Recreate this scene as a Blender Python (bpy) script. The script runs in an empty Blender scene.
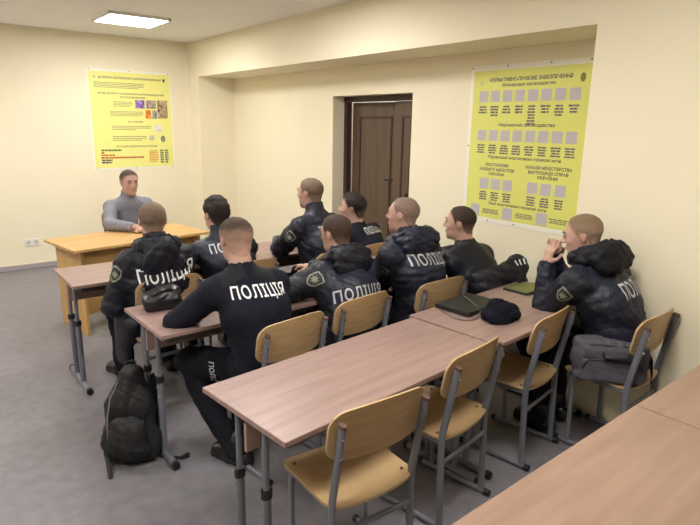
import bpy, bmesh, math, random
import numpy as np
from math import sin, cos, pi, radians, sqrt
from mathutils import Vector, Matrix
from mathutils.bvhtree import BVHTree

scene = bpy.context.scene
COL = scene.collection
random.seed(4)

# ------------------------------------------------------------------ camera
F_PX, YAW, PITCH, ROLL = 562.2, .67207, .24015, .01719
def camera():
    d = Vector((sin(YAW)*cos(PITCH), cos(YAW)*cos(PITCH), -sin(PITCH)))
    r = Vector((cos(YAW), -sin(YAW), 0)); u = r.cross(d)
    r2 = cos(ROLL)*r + sin(ROLL)*u; u2 = -sin(ROLL)*r + cos(ROLL)*u
    cd = bpy.data.cameras.new('camera'); co = bpy.data.objects.new('camera', cd); COL.objects.link(co)
    cd.sensor_fit = 'HORIZONTAL'; cd.sensor_width = 36; cd.lens = F_PX*36/700; cd.clip_start = .05; cd.clip_end = 60
    m = Matrix((r2, u2, -d)).transposed().to_4x4(); m.translation = Vector((0, 0, 1.75)); co.matrix_world = m
    scene.camera = co
camera()

# ------------------------------------------------------------------ world, exposure, lamp strengths
w = bpy.data.worlds.new('world'); scene.world = w; w.use_nodes = True
w.node_tree.nodes['Background'].inputs[0].default_value = (.8, .85, 1, 1)
w.node_tree.nodes['Background'].inputs[1].default_value = .15
vs = scene.view_settings
vs.view_transform = 'Standard'; vs.look = 'None'; vs.gamma = 1; vs.exposure = 0.0
vs.use_curve_mapping = False
PANEL_STRENGTH = 40.0
PANEL_COLOR = (1.0, .97, .925)

# ------------------------------------------------------------------ materials
def lin(c):
    return tuple(((v/255)/12.92 if v/255 <= .04045 else ((v/255+.055)/1.055)**2.4) for v in c)
MATS = {}
def mat(name, rgb, rough=.6, metal=0, spec=.5, rgb2=None, scale=(8, 8, 8), detail=4, ramp=(.35, .65), bump=0, bscale=60, sheen=0, bdist=.01, coat=0):
    if name in MATS: return MATS[name]
    m = bpy.data.materials.new(name); m.use_nodes = True; nt = m.node_tree; N = nt.nodes; L = nt.links
    b = N['Principled BSDF']
    b.inputs['Base Color'].default_value = (*lin(rgb), 1); b.inputs['Roughness'].default_value = rough
    b.inputs['Metallic'].default_value = metal; b.inputs['Specular IOR Level'].default_value = spec
    if sheen: b.inputs['Sheen Weight'].default_value = sheen
    if coat: b.inputs['Coat Weight'].default_value = coat
    tc = N.new('ShaderNodeTexCoord')
    if rgb2:
        mp = N.new('ShaderNodeMapping'); mp.inputs['Scale'].default_value = scale
        no = N.new('ShaderNodeTexNoise'); no.inputs['Detail'].default_value = detail; no.inputs['Scale'].default_value = 1
        cr = N.new('ShaderNodeValToRGB'); e = cr.color_ramp.elements
        e[0].position, e[1].position = ramp; e[0].color = (*lin(rgb), 1); e[1].color = (*lin(rgb2), 1)
        L.new(tc.outputs['Object'], mp.inputs[0]); L.new(mp.outputs[0], no.inputs['Vector'])
        L.new(no.outputs['Fac'], cr.inputs[0]); L.new(cr.outputs[0], b.inputs['Base Color'])
    if bump:
        n2 = N.new('ShaderNodeTexNoise'); n2.inputs['Scale'].default_value = bscale; n2.inputs['Detail'].default_value = 3
        bp = N.new('ShaderNodeBump'); bp.inputs['Strength'].default_value = bump; bp.inputs['Distance'].default_value = bdist
        L.new(tc.outputs['Object'], n2.inputs['Vector']); L.new(n2.outputs['Fac'], bp.inputs['Height']); L.new(bp.outputs[0], b.inputs['Normal'])
    MATS[name] = m; return m
def emit(name, rgb, s):
    m = bpy.data.materials.new(name); m.use_nodes = True; b = m.node_tree.nodes['Principled BSDF']
    b.inputs['Base Color'].default_value = (.9, .9, .9, 1)
    b.inputs['Emission Color'].default_value = (*rgb, 1); b.inputs['Emission Strength'].default_value = s; return m

m_wall = mat('wall_paint', (242, 232, 204), .75, rgb2=(244, 235, 209), scale=(1.2, 1.2, 1.2), bump=.05, bscale=90)
m_ceil = mat('ceiling_paint', (245, 244, 242), .85)
m_floor = mat('linoleum', (115, 111, 117), .42, rgb2=(129, 125, 130), scale=(14, 14, 14), detail=8, ramp=(.3, .7), spec=.35)
m_base = mat('baseboard_plastic', (170, 160, 165), .5)
m_top = mat('desk_laminate', (138, 112, 105), .36, rgb2=(160, 134, 127), scale=(2.2, 26, 4), detail=6, ramp=(.3, .72), spec=.5)
m_edge = mat('desk_edge', (196, 165, 145), .5)
m_topw = mat('desk_laminate_warm', (142, 114, 97), .4, rgb2=(162, 134, 116), scale=(2.0, 20, 4), detail=6, ramp=(.3, .72), spec=.5)
m_beech = mat('beech_laminate', (190, 149, 90), .45, rgb2=(203, 164, 106), scale=(2, 16, 3), detail=5)
m_ply = mat('plywood', (180, 149, 107), .38, rgb2=(192, 162, 121), scale=(5, 5, 40), detail=5, spec=.5)
m_plyedge = mat('plywood_edge', (150, 110, 66), .6)
m_steel = mat('grey_painted_steel', (112, 114, 124), .45)
m_steel2 = mat('dark_painted_steel', (78, 70, 70), .5)
m_cap = mat('black_plastic', (26, 26, 30), .5)
m_bolt = mat('bolt_metal', (205, 205, 205), .25, metal=.9)
m_rivet = mat('rivet_bronze', (112, 76, 50), .4, metal=.5)
m_door = mat('door_wood', (88, 70, 54), .5, rgb2=(100, 80, 62), scale=(14, 14, 1.5), detail=5)
m_doorf = mat('door_frame_wood', (68, 47, 38), .5)
m_white = mat('white_plastic', (238, 236, 228), .4)
m_wprint = mat('white_print', (235, 237, 240), .6)
m_gprint = mat('grey_reflective_print', (186, 188, 196), .45)
m_jacket = mat('black_nylon', (23, 24, 34), .55, rgb2=(28, 29, 40), scale=(9, 9, 9), bump=.35, bscale=22, spec=.32, bdist=.02)
m_navy = mat('navy_nylon', (30, 33, 50), .5, rgb2=(37, 40, 58), scale=(9, 9, 9), bump=.35, bscale=22, spec=.4, bdist=.02)
m_sweat = mat('navy_cotton', (22, 24, 36), .85, rgb2=(27, 29, 41), scale=(20, 20, 20), bump=.25, bscale=30, spec=.2, bdist=.012)
m_hood = mat('black_hood_fabric', (20, 21, 28), .65, bump=.4, bscale=24, spec=.28, bdist=.02)
m_trou = mat('black_trousers', (21, 22, 31), .85, bump=.3, bscale=22, spec=.2, bdist=.015)
m_shoe = mat('black_leather', (24, 24, 27), .35, spec=.5)
m_sole = mat('rubber_sole', (20, 20, 22), .7)
m_grey = mat('grey_knit', (126, 126, 136), .9, rgb2=(135, 135, 145), scale=(60, 60, 60), bump=.2, bscale=120, spec=.15)
m_jeans = mat('dark_jeans', (46, 50, 64), .85)
m_skin = mat('skin', (188, 147, 131), .5, rgb2=(198, 159, 143), scale=(14, 14, 14), spec=.35)
m_eye = mat('eye_white', (140, 126, 118), .4)
m_iris = mat('dark_iris', (38, 30, 26), .3)
m_brow = mat('eyebrow_hair', (70, 52, 42), .8)
m_lip = mat('lip_skin', (178, 116, 104), .5)
m_bagb = mat('black_canvas', (15, 15, 18), .7, bump=.4, bscale=50, rgb2=(21, 21, 24), scale=(20, 20, 20), bdist=.008)
m_bagg = mat('grey_canvas', (78, 76, 86), .7, bump=.4, bscale=60, rgb2=(88, 86, 96), scale=(16, 16, 16), bdist=.008)
m_zip = mat('zip_grey', (120, 120, 124), .4)
m_knit = mat('navy_knit', (23, 24, 34), .95, bump=.5, bscale=90, spec=.1)
m_lap = mat('black_laptop_lid', (22, 22, 24), .5, rgb2=(28, 28, 29), scale=(4, 60, 60), ramp=(.4, .6))
m_green = mat('olive_paper', (104, 108, 56), .5)
m_patch = mat('patch_border', (150, 152, 132), .7)
m_patchd = mat('patch_field', (44, 50, 52), .7)

# ------------------------------------------------------------------ mesh helpers
def link(o, parent=None):
    COL.objects.link(o)
    if parent is not None: o.parent = parent
    return o
def tag(o, label=None, cat=None, group=None, kind=None):
    if label: o['label'] = label
    if cat: o['category'] = cat
    if group: o['group'] = group
    if kind: o['kind'] = kind
    return o
def empty(name, loc, rz=0):
    o = bpy.data.objects.new(name, None); o.empty_display_size = .1; link(o); o.location = loc; o.rotation_euler = (0, 0, rz); return o
def meshobj(name, V, Fc, m, parent=None, smooth=False, origin=None, bevel=0, sharp=False):
    V = np.asarray(V, float)
    me = bpy.data.meshes.new(name)
    if origin is not None: V = V - np.asarray(origin)
    me.from_pydata(V.tolist(), [], [tuple(f) for f in Fc] if not isinstance(Fc, np.ndarray) else Fc.tolist())
    me.materials.append(m)
    if smooth: me.polygons.foreach_set('use_smooth', [True]*len(me.polygons))
    if sharp: me.set_sharp_from_angle(angle=radians(45))
    me.update()
    o = bpy.data.objects.new(name, me); link(o, parent)
    if origin is not None and parent is None: o.location = origin
    if bevel:
        b = o.modifiers.new('bevel', 'BEVEL'); b.width = bevel; b.segments = 2; b.limit_method = 'ANGLE'
    return o
class MB:
    def __init__(s): s.V = []; s.F = []
    def add(s, V, F):
        n = len(s.V); s.V += [tuple(v) for v in V]; s.F += [tuple(i+n for i in f) for f in F]; return s
    def box(s, x0, x1, y0, y1, z0, z1, M=None):
        V = [(x, y, z) for z in (z0, z1) for y in (y0, y1) for x in (x0, x1)]
        if M: V = [M @ Vector(v) for v in V]
        return s.add(V, [(0, 2, 3, 1), (4, 5, 7, 6), (0, 1, 5, 4), (2, 6, 7, 3), (0, 4, 6, 2), (1, 3, 7, 5)])
    def tube(s, P, r=.01, n=10, rb=None, up=(0, 0, 1), closed=False):
        P = [Vector(p) for p in P]; V = []; F = []; rb = rb or r
        up = Vector(up)
        for i, p in enumerate(P):
            a = P[(i-1) % len(P)] if closed else P[max(i-1, 0)]; b = P[(i+1) % len(P)] if closed else P[min(i+1, len(P)-1)]
            d = (b-a).normalized()
            u = up - d*up.dot(d)
            if u.length < .1: u = Vector((1, 0, 0)) - d*d.x
            if u.length < .1: u = Vector((0, 1, 0)) - d*d.y
            u.normalize(); v = d.cross(u)
            ri = r[i] if isinstance(r, (list, tuple)) else r; rj = rb[i] if isinstance(rb, (list, tuple)) else rb
            for k in range(n):
                t = 2*pi*k/n; V.append(p + u*(cos(t)*ri) + v*(sin(t)*rj))
        m = len(P)
        for i in range(m if closed else m-1):
            for k in range(n):
                a = i*n+k; b = i*n+(k+1) % n; c = ((i+1) % m)*n+(k+1) % n; d = ((i+1) % m)*n+k; F.append((a, b, c, d))
        if not closed: F.append(tuple(reversed(range(n)))); F.append(tuple(range((m-1)*n, m*n)))
        return s.add(V, F)
    def disc(s, c, ax, r, h, n=12):
        c = Vector(c); ax = Vector(ax).normalized(); return s.tube([c, c+ax*h], r, n)
    def build(s, name, m, parent=None, smooth=False, bevel=0, origin=None):
        o = meshobj(name, s.V, s.F, m, parent, smooth, origin, bevel, smooth)
        return o
def copy_tree(o, parent=None):
    c = o.copy(); COL.objects.link(c); c.parent = parent
    for ch in list(o.children): copy_tree(ch, c)
    return c

# ------------------------------------------------------------------ signed-distance fields and surface nets
def V3(*a): return np.array(a, float)
def unit(v): v = np.asarray(v, float); return v/np.linalg.norm(v)
class SDF:
    def __init__(s, lo, hi, h):
        s.h = h; s.lo = np.asarray(lo, float); s.n = (np.ceil((np.asarray(hi)-s.lo)/h)+1).astype(int)
        s.F = np.full(s.n, 1.0, np.float32)
        s.ax = [(s.lo[i]+h*np.arange(s.n[i])).astype(np.float32) for i in range(3)]
    def block(s, lo, hi):
        a = np.clip(np.floor((np.asarray(lo)-s.lo)/s.h).astype(int), 0, s.n); b = np.clip(np.ceil((np.asarray(hi)-s.lo)/s.h).astype(int)+1, 0, s.n)
        sl = tuple(slice(a[i], b[i]) for i in range(3))
        return sl, s.ax[0][sl[0]][:, None, None], s.ax[1][sl[1]][None, :, None], s.ax[2][sl[2]][None, None, :]
    def op(s, prim, k=.02, mode='u', off=0.):
        lo, hi, f = prim; m = k+abs(off)+3*s.h
        sl, X, Y, Z = s.block(lo-m, hi+m)
        if min(sl[i].stop-sl[i].start for i in range(3)) <= 0: return s
        d = f(X, Y, Z) - off; A = s.F[sl]
        if mode == 'u':
            hh = np.maximum(k-np.abs(A-d), 0)/k; s.F[sl] = np.minimum(A, d)-hh*hh*k*.25
        else:
            d = -d; hh = np.maximum(k-np.abs(A-d), 0)/k; s.F[sl] = np.maximum(A, d)+hh*hh*k*.25
        return s
    def sub(s, prim, k=.004): return s.op(prim, k, 's')
    def cut(s, p, n):   # keep the side the normal points away from
        n = unit(n); X, Y, Z = s.ax[0][:, None, None], s.ax[1][None, :, None], s.ax[2][None, None, :]
        s.F = np.maximum(s.F, ((X-p[0])*n[0]+(Y-p[1])*n[1]+(Z-p[2])*n[2]).astype(np.float32)); return s
    def wrinkle(s, amp, f=34, seed=0, band=.03):
        rs = np.random.RandomState(seed)
        idx = np.nonzero(np.abs(s.F) < band); P = np.stack([s.ax[i][idx[i]] for i in range(3)], 1)
        t = np.zeros(len(P), np.float32)
        for i, (ff, aa) in enumerate([(f*.6, 1.), (f, .8), (f*1.7, .5), (f*2.8, .28)]):
            for j in range(2):
                k = unit(rs.normal(size=3)*V3(1, 1, 1.5))*ff; k2 = unit(rs.normal(size=3))*ff*.45
                g = np.sin(P@k + 1.7*np.sin(P@k2+rs.rand()*6)+rs.rand()*6)
                t += aa*(1-2*np.abs(g)**.8) if j else aa*g
        s.F[idx] += (amp*t*.5).astype(np.float32); return s
    def mesh(s):
        F = s.F; ins = F < 0; n = s.n
        c = np.zeros(n-1, np.int8)
        for i in (0, 1):
            for j in (0, 1):
                for k in (0, 1): c += ins[i:n[0]-1+i, j:n[1]-1+j, k:n[2]-1+k]
        act = np.nonzero((c > 0) & (c < 8)); A = np.stack(act, 1)
        acc = np.zeros((len(A), 3)); cnt = np.zeros(len(A))
        for ax in range(3):
            o = [a for a in range(3) if a != ax]
            for p in (0, 1):
                for q in (0, 1):
                    c0 = A.copy(); c0[:, o[0]] += p; c0[:, o[1]] += q; c1 = c0.copy(); c1[:, ax] += 1
                    f0 = F[c0[:, 0], c0[:, 1], c0[:, 2]]; f1 = F[c1[:, 0], c1[:, 1], c1[:, 2]]
                    m = (f0 < 0) != (f1 < 0); t = np.zeros(len(A)); t[m] = f0[m]/(f0[m]-f1[m])
                    P = c0.astype(float); P[:, ax] += t; acc[m] += P[m]; cnt[m] += 1
        V = acc/cnt[:, None]*s.h+s.lo
        idm = np.full(n-1, -1, np.int32); idm[act] = np.arange(len(A)); Q = []
        for ax in range(3):
            o = [(ax+1) % 3, (ax+2) % 3]
            sl0 = [slice(None)]*3; sl1 = [slice(None)]*3; sl0[ax] = slice(0, n[ax]-1); sl1[ax] = slice(1, n[ax])
            a = ins[tuple(sl0)]; b = ins[tuple(sl1)]; e = np.stack(np.nonzero(a != b), 1)
            if len(e) == 0: continue
            ok = (e[:, o[0]] > 0) & (e[:, o[1]] > 0) & (e[:, o[0]] < n[o[0]]-1) & (e[:, o[1]] < n[o[1]]-1); e = e[ok]
            sg = a[e[:, 0], e[:, 1], e[:, 2]]
            def g(du, dv):
                c = e.copy(); c[:, o[0]] -= du; c[:, o[1]] -= dv; return idm[c[:, 0], c[:, 1], c[:, 2]]
            q = np.stack([g(1, 1), g(0, 1), g(0, 0), g(1, 0)], 1); q[~sg] = q[~sg][:, ::-1]; Q.append(q)
        return V, np.concatenate(Q)
def rc(a, b, ra, rb):
    a = np.asarray(a, float); b = np.asarray(b, float); m = max(ra, rb); ba = b-a; L2 = float(ba@ba)+1e-12
    def f(X, Y, Z):
        px, py, pz = X-a[0], Y-a[1], Z-a[2]
        t = np.clip((px*ba[0]+py*ba[1]+pz*ba[2])/L2, 0, 1)
        return np.sqrt((px-t*ba[0])**2+(py-t*ba[1])**2+(pz-t*ba[2])**2)-(ra+(rb-ra)*t)
    return np.minimum(a, b)-m, np.maximum(a, b)+m, f
def ec(a, b, L, wa, da, wb, db):
    a = np.asarray(a, float); b = np.asarray(b, float); ba = b-a; L2 = float(ba@ba)+1e-12; L = unit(L); m = max(wa, wb, da, db)
    def f(X, Y, Z):
        px, py, pz = X-a[0], Y-a[1], Z-a[2]
        t = np.clip((px*ba[0]+py*ba[1]+pz*ba[2])/L2, 0, 1)
        vx, vy, vz = px-t*ba[0], py-t*ba[1], pz-t*ba[2]
        l = vx*L[0]+vy*L[1]+vz*L[2]; r2 = np.maximum(vx*vx+vy*vy+vz*vz-l*l, 0)
        w = wa+(wb-wa)*t; d = da+(db-da)*t; q = np.sqrt((l/w)**2+r2/d**2)
        g = np.sqrt((l/w**2)**2+r2/d**4)+1e-9
        return q*(q-1)/g
    return np.minimum(a, b)-m, np.maximum(a, b)+m, f
def ell(c, r, R=None):
    c = np.asarray(c, float); r = np.asarray(r, float); R = np.eye(3) if R is None else R; m = r.max()
    def f(X, Y, Z):
        px, py, pz = X-c[0], Y-c[1], Z-c[2]
        q = [(px*R[0, i]+py*R[1, i]+pz*R[2, i])/r[i] for i in range(3)]
        k0 = np.sqrt(q[0]**2+q[1]**2+q[2]**2); k1 = np.sqrt((q[0]/r[0])**2+(q[1]/r[1])**2+(q[2]/r[2])**2)+1e-9
        return k0*(k0-1)/k1
    return c-m, c+m, f
def rbox(c, hsz, rad, R=None):
    c = np.asarray(c, float); hsz = np.asarray(hsz, float); R = np.eye(3) if R is None else R; m = np.linalg.norm(hsz)
    def f(X, Y, Z):
        px, py, pz = X-c[0], Y-c[1], Z-c[2]
        q = [np.abs(px*R[0, i]+py*R[1, i]+pz*R[2, i])-(hsz[i]-rad) for i in range(3)]
        o = np.sqrt(sum(np.maximum(v, 0)**2 for v in q)); return o+np.minimum(np.maximum(np.maximum(q[0], q[1]), q[2]), 0)-rad
    return c-m, c+m, f
def bbox(*P, m=.1):
    P = np.array(P); return P.min(0)-m, P.max(0)+m

# flat outlines (text, badges) laid on a surface
def text_mesh(txt, size, bold=.0, align='CENTER', space=1.0):
    cu = bpy.data.curves.new('t', 'FONT'); cu.body = txt; cu.size = size; cu.align_x = align; cu.align_y = 'CENTER'; cu.offset = bold*size
    cu.resolution_u = 3; cu.space_character = space
    o = bpy.data.objects.new('t', cu); COL.objects.link(o)
    dg = bpy.context.evaluated_depsgraph_get(); dg.update()
    me = bpy.data.meshes.new_from_object(o.evaluated_get(dg))
    V = np.array([v.co[:] for v in me.vertices]); Fc = [tuple(p.vertices) for p in me.polygons]
    bpy.data.objects.remove(o); bpy.data.meshes.remove(me); bpy.data.curves.remove(cu)
    return V, Fc
def grid_cut(V, Fc, step):
    bm = bmesh.new(); vs_ = [bm.verts.new(v) for v in V]
    for f in Fc:
        try: bm.faces.new([vs_[i] for i in f])
        except ValueError: pass
    V = np.asarray(V)
    for ax in (0, 1):
        a = math.ceil(V[:, ax].min()/step)*step
        while a < V[:, ax].max():
            co = [0, 0, 0]; no = [0, 0, 0]; co[ax] = a; no[ax] = 1
            bmesh.ops.bisect_plane(bm, geom=bm.verts[:]+bm.edges[:]+bm.faces[:], plane_co=co, plane_no=no); a += step
    bm.verts.index_update(); V = np.array([v.co[:] for v in bm.verts]); Fc = [tuple(v.index for v in f.verts) for f in bm.faces]; bm.free()
    return V, Fc
def lay_on(V, Fc, bvh, O, ux, uy, off=.003, step=.012, reach=.25):
    V, Fc = grid_cut(V, Fc, step)
    ux = Vector(ux).normalized(); uy = Vector(uy); uy = (uy-ux*uy.dot(ux)).normalized(); n = ux.cross(uy); O = Vector(O); out = []; ok = []
    for v in V:
        p = O+ux*v[0]+uy*v[1]; h = bvh.ray_cast(p+n*reach, -n, 2*reach)
        ok.append(h[0] is not None); out.append((h[0]+n*off) if h[0] is not None else p)
    Fc = [f for f in Fc if all(ok[i] for i in f)]
    return out, Fc

# ================================================================== THE ROOM
X1, X2, YF, YN, YP, ZB, ZC = 3.187, 3.694, 7.538, 7.238, 1.805, 2.324, 2.762
XL, YB = -2.6, -1.8
def st(o): o['kind'] = 'structure'; return o
st(MB().box(XL-.2, 5.4, YB-.2, YF+.2, -.1, 0).build('floor', m_floor))
st(MB().box(XL-.2, 5.4, YB-.2, YF+.2, ZC, ZC+.1).build('ceiling', m_ceil))
st(MB().box(XL-.2, X1+1, YF, YF+.2, 0, ZC).build('wall_front', m_wall))
st(MB().box(XL-.2, XL, YB, YF, 0, ZC).build('wall_left', m_wall))
st(MB().box(XL-.2, X1+1, YB-.2, YB, 0, ZC).build('wall_back', m_wall))
DY0, DY1, DZ = 3.78, 4.98, 2.04
wr = MB()
wr.box(X1, 3.97, YB, YP, 0, ZC)                 # near pier, flush with the beam
wr.box(X1, 3.97, YN, YF, 0, ZC)                 # far pier
wr.box(X1, 3.97, YP, YN, ZB, ZC)                # beam over the niche
wr.box(X2, 3.97, YP, DY0, 0, ZB); wr.box(X2, 3.97, DY1, YN, 0, ZB); wr.box(X2, 3.97, DY0, DY1, DZ, ZB)
st(wr.build('wall_right', m_wall))
st(MB().box(XL, X1, YF-.018, YF, 0, .062).build('baseboard_front', m_base, bevel=.004))
st(MB().box(X2-.018, X2, DY1, YN, 0, .062).box(X2-.018, X2, YP, DY0, 0, .062).build('baseboard_right', m_base, bevel=.004))
# corridor seen through the gap of the open door
st(MB().box(5.2, 5.3, 3, 6, 0, ZC).box(3.97, 5.3, 2.9, 3, 0, ZC).box(3.97, 5.3, 6, 6.1, 0, ZC).build('wall_corridor', mat('corridor_paint', (232, 230, 224), .8)))
cl = MB().box(4.5, 4.8, 4.2, 5.4, 2.70, 2.755).build('corridor_light', emit('corridor_tube', (1, .98, .95), 14)); tag(cl, 'long white ceiling light in the corridor behind the brown door', 'light')

# door frame and leaves
door = st(MB().box(3.845, 3.915, DY1-.05, DY1, 0, DZ).box(3.845, 3.915, DY0, DY0+.055, 0, DZ).box(3.845, 3.915, DY0, DY1, DZ-.055, DZ)
          .box(3.85, 3.91, DY0+.055, DY0+.075, 0, DZ-.055).build('door_1', m_doorf, bevel=.004))
def leaf(name, w, parent, loc, rz):
    o = MB().box(0, .04, -w, 0, .01, DZ-.060).build(name, m_door, parent, bevel=.003); o.location = loc; o.rotation_euler = (0, 0, rz)
    mo = MB()
    for (a, b, z0, z1) in ((-w+.11, -.11, .15, DZ-.20),):
        mo.box(-.008, 0, a, b, z0, z0+.02).box(-.008, 0, a, b, z1-.02, z1).box(-.008, 0, a, a+.02, z0, z1).box(-.008, 0, b-.02, b, z0, z1)
    mo.build('panel_moulding', m_doorf, o)
    return o
lf = leaf('door_leaf', .70, door, (3.918, DY1-.064, 0), radians(4))
h = MB().box(-.012, 0, -.675, -.635, 1.06, 1.28).tube([(-.01, -.655, 1.21), (-.055, -.655, 1.21), (-.055, -.56, 1.205)], .010).disc((-.004, -.655, 1.11), (-1, 0, 0), .014, .016)
h.build('door_handle', m_cap, lf, True)
leaf('side_leaf', .36, door, (3.885, DY0+.435, 0), 0)
MB().box(-.012, 0, -.22, -.20, .9, 1.1).build('door_bolt', m_cap, door).location = (3.882, DY0+.435, 0)

# power socket on the front wall
so = empty('power_socket', (1.12, YF, .32)); tag(so, 'white double power socket low on the cream front wall', 'socket')
MB().box(-.083, .083, -.012, 0, -.042, .042).build('cover_plate', m_white, so, bevel=.004)
for sx in (-.04, .04):
    s2 = MB().disc((sx, -.014, 0), (0, 1, 0), .027, .004, 20).build('outlet', mat('socket_recess', (206, 203, 196), .5), so, True)
    MB().disc((sx-.009, -.0155, 0), (0, 1, 0), .0035, .003).disc((sx+.009, -.0155, 0), (0, 1, 0), .0035, .003).build('pin_hole', m_cap, s2)

# ceiling light panels: the one in view and its fellows further back
m_diff = emit('led_diffuser', PANEL_COLOR, PANEL_STRENGTH)
def panel(x, y, label):
    p = empty('ceiling_light', (x, y, ZC)); tag(p, label, 'ceiling light')
    fr = MB(); a = .3
    fr.box(-a, a, -a, -a+.018, -.03, 0).box(-a, a, a-.018, a, -.03, 0).box(-a, -a+.018, -a, a, -.03, 0).box(a-.018, a, -a, a, -.03, 0)
    fr.build('frame', m_white, p, bevel=.003)
    MB().box(-a+.019, a-.019, -a+.019, a-.019, -.026, -.006).build('diffuser', m_diff, p)
panel(2.04, 6.2, 'bright square white light panel on the ceiling above the presenter')
for x, y, t in ((2.04, 3.75, 'over the officers by the door'), (1.5, 1.1, 'over the front desk row'), (-.5, 6.2, 'near the front left corner'), (-.5, 3.75, 'left of the rows'), (-.5, 1.3, 'left of the camera')):
    panel(x, y, 'square white ceiling light panel '+t)

# ------------------------------------------------------------------ posters
m_yel = mat('poster_yellow', (240, 237, 146), .45, spec=.4)
m_yel2 = mat('poster_yellow_green', (228, 229, 124), .45, spec=.4)
m_pborder = mat('poster_border', (246, 243, 230), .5)
m_ink = mat('poster_ink', (84, 78, 92), .6)
m_blank = mat('blank_tile', (196, 190, 196), .6)
def flat_text(txt, size, w, x, z, P, parent, m=m_ink, name='heading', bold=.02):
    V, Fc = text_mesh(txt, size, bold); s = w/(V[:, 0].max()-V[:, 0].min()) if w else 1
    V = [P(x+v[0]*s, z+v[1], .0035) for v in V]; return meshobj(name, V, Fc, m, parent)
# poster A on the front wall: (x, z) -> world
pa = empty('poster', (2.412, YF, 1.155)); tag(pa, 'tall yellow poster of radiation source texts and pictures on the front wall', 'poster')
PA = lambda x, z, d: (x-2.412, -d-.003, z-1.155)
def rect(mb, P, x0, x1, z0, z1, d=.004):
    V = [P(x0, z0, 0), P(x1, z0, 0), P(x1, z1, 0), P(x0, z1, 0), P(x0, z0, d), P(x1, z0, d), P(x1, z1, d), P(x0, z1, d)]
    return mb.add(V, [(0, 1, 2, 3), (4, 7, 6, 5), (0, 4, 5, 1), (1, 5, 6, 2), (2, 6, 7, 3), (3, 7, 4, 0)])
rect(MB(), PA, 1.895, 2.93, 1.15, 2.365, .002).build('border', m_pborder, pa)
rect(MB(), PA, 1.915, 2.915, 1.17, 2.335, .003).build('sheet', m_yel, pa)
T = lambda t, s, w_, x, z, **k: flat_text(t, s, w_, x, z, PA, pa, **k)
T('ДЖЕРЕЛА ІОНІЗУЮЧОГО ВИПРОМІНЮВАННЯ', .032, .78, 2.415, 2.265)
T('ВИДИ ДЖЕРЕЛ ІОНІЗУЮЧОГО ВИПРОМІНЮВАННЯ', .027, .81, 2.42, 2.078)
T('ЗА ПОХОДЖЕННЯМ', .028, .31, 2.43, 2.037); T('ЗА СТАНОМ', .026, .19, 2.44, 1.739); T('ЗА РАДІАЦІЙНИМ ФАКТОРОМ', .026, .52, 2.44, 1.433)
lines = MB()
def para(mb, P, x0, x1, z0, z1, n, d=.0042, seed=1, center=False, th=.35):
    r = random.Random(seed); dz = (z1-z0)/n
    for i in range(n):
        zz = z1-dz*(i+.5); a, b = x0, x1
        if i == n-1: b = x0+(x1-x0)*r.uniform(.5, .95)
        if center: s = (x1-x0)*r.uniform(0, .16); a, b = x0+s, x1-s
        x = a
        while x < b:
            l = min(r.uniform(.018, .05), b-x); rect(mb, P, x, x+l*.86, zz-dz*th/2, zz+dz*th/2, d); x += l
para(lines, PA, 1.972, 2.58, 2.14, 2.215, 4, seed=2); para(lines, PA, 2.184, 2.42, 1.92, 1.99, 4, seed=3); para(lines, PA, 2.135, 2.55, 1.805, 1.872, 4, seed=4)
para(lines, PA, 2.15, 2.638, 1.632, 1.696, 3, seed=5); para(lines, PA, 2.145, 2.571, 1.5, 1.57, 3, seed=6)
lines.build('fine_print', mat('poster_ink_soft', (128, 122, 104), .6), pa)['kind'] = 'stuff'
for i, (x0, x1, z, c) in enumerate([(1.997, 2.27, 1.387, (74, 108, 52)), (1.994, 2.067, 1.356, (186, 60, 48)), (1.991, 2.171, 1.326, (206, 92, 44)), (1.989, 2.571, 1.295, (186, 76, 40)), (1.994, 2.153, 1.264, (70, 56, 52)), (1.992, 2.172, 1.235, (44, 44, 84))]):
    mb = MB(); para(mb, PA, x0, x1, z-.012, z+.012, 1, seed=20+i, th=.8); mb.build('coloured_line', mat('ink_%d' % i, c, .6), pa)
mb = MB(); para(mb, PA, 2.591, 2.713, 1.228, 1.385, 7, seed=31, th=.5); mb.build('orange_column', mat('orange_ink', (216, 120, 50), .6), pa)
for k in range(2):
    mb = MB(); para(mb, PA, 2.738+k*.062, 2.785+k*.062, 1.212, 1.392, 6, seed=40+k, th=.7); mb.build('dark_column', mat('slate_ink', (86, 88, 98), .6), pa)
for n_, x0, x1, z0, z1, c, c2 in [('purple_picture', 2.454, 2.572, 1.908, 2.012, (78, 44, 130), (190, 150, 226)), ('brown_picture', 2.593, 2.72, 1.908, 2.012, (120, 84, 76), (190, 176, 168)), ('tan_picture', 2.735, 2.866, 1.788, 2.016, (126, 92, 66), (206, 186, 150)),
                          ('orange_picture', 2.576, 2.648, 1.784, 1.892, (196, 84, 30), (244, 170, 70)), ('grey_picture', 2.66, 2.727, 1.784, 1.889, (104, 108, 110), (190, 190, 184))]:
    rect(MB(), PA, x0, x1, z0, z1, .0045).build(n_, mat(n_, c, .5, rgb2=c2, scale=(22, 22, 22)), pa)
def oval(P, x, z, rx, rz, name, c, parent, n=20, c2=None):
    V = [P(x+rx*cos(2*pi*k/n), z+rz*sin(2*pi*k/n), .0045) for k in range(n)]; meshobj(name, V, [tuple(range(n))], mat(name, c, .5, rgb2=c2, scale=(40, 40, 40)), parent)
oval(PA, 2.726, 1.66, .05, .052, 'stone_picture', (200, 200, 196), pa, c2=(238, 236, 230)); oval(PA, 2.637, 1.541, .034, .036, 'crystal_picture', (166, 166, 160), pa, c2=(214, 214, 208)); oval(PA, 2.785, 1.527, .03, .042, 'metal_picture', (110, 114, 112), pa, c2=(150, 150, 146))
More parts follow.
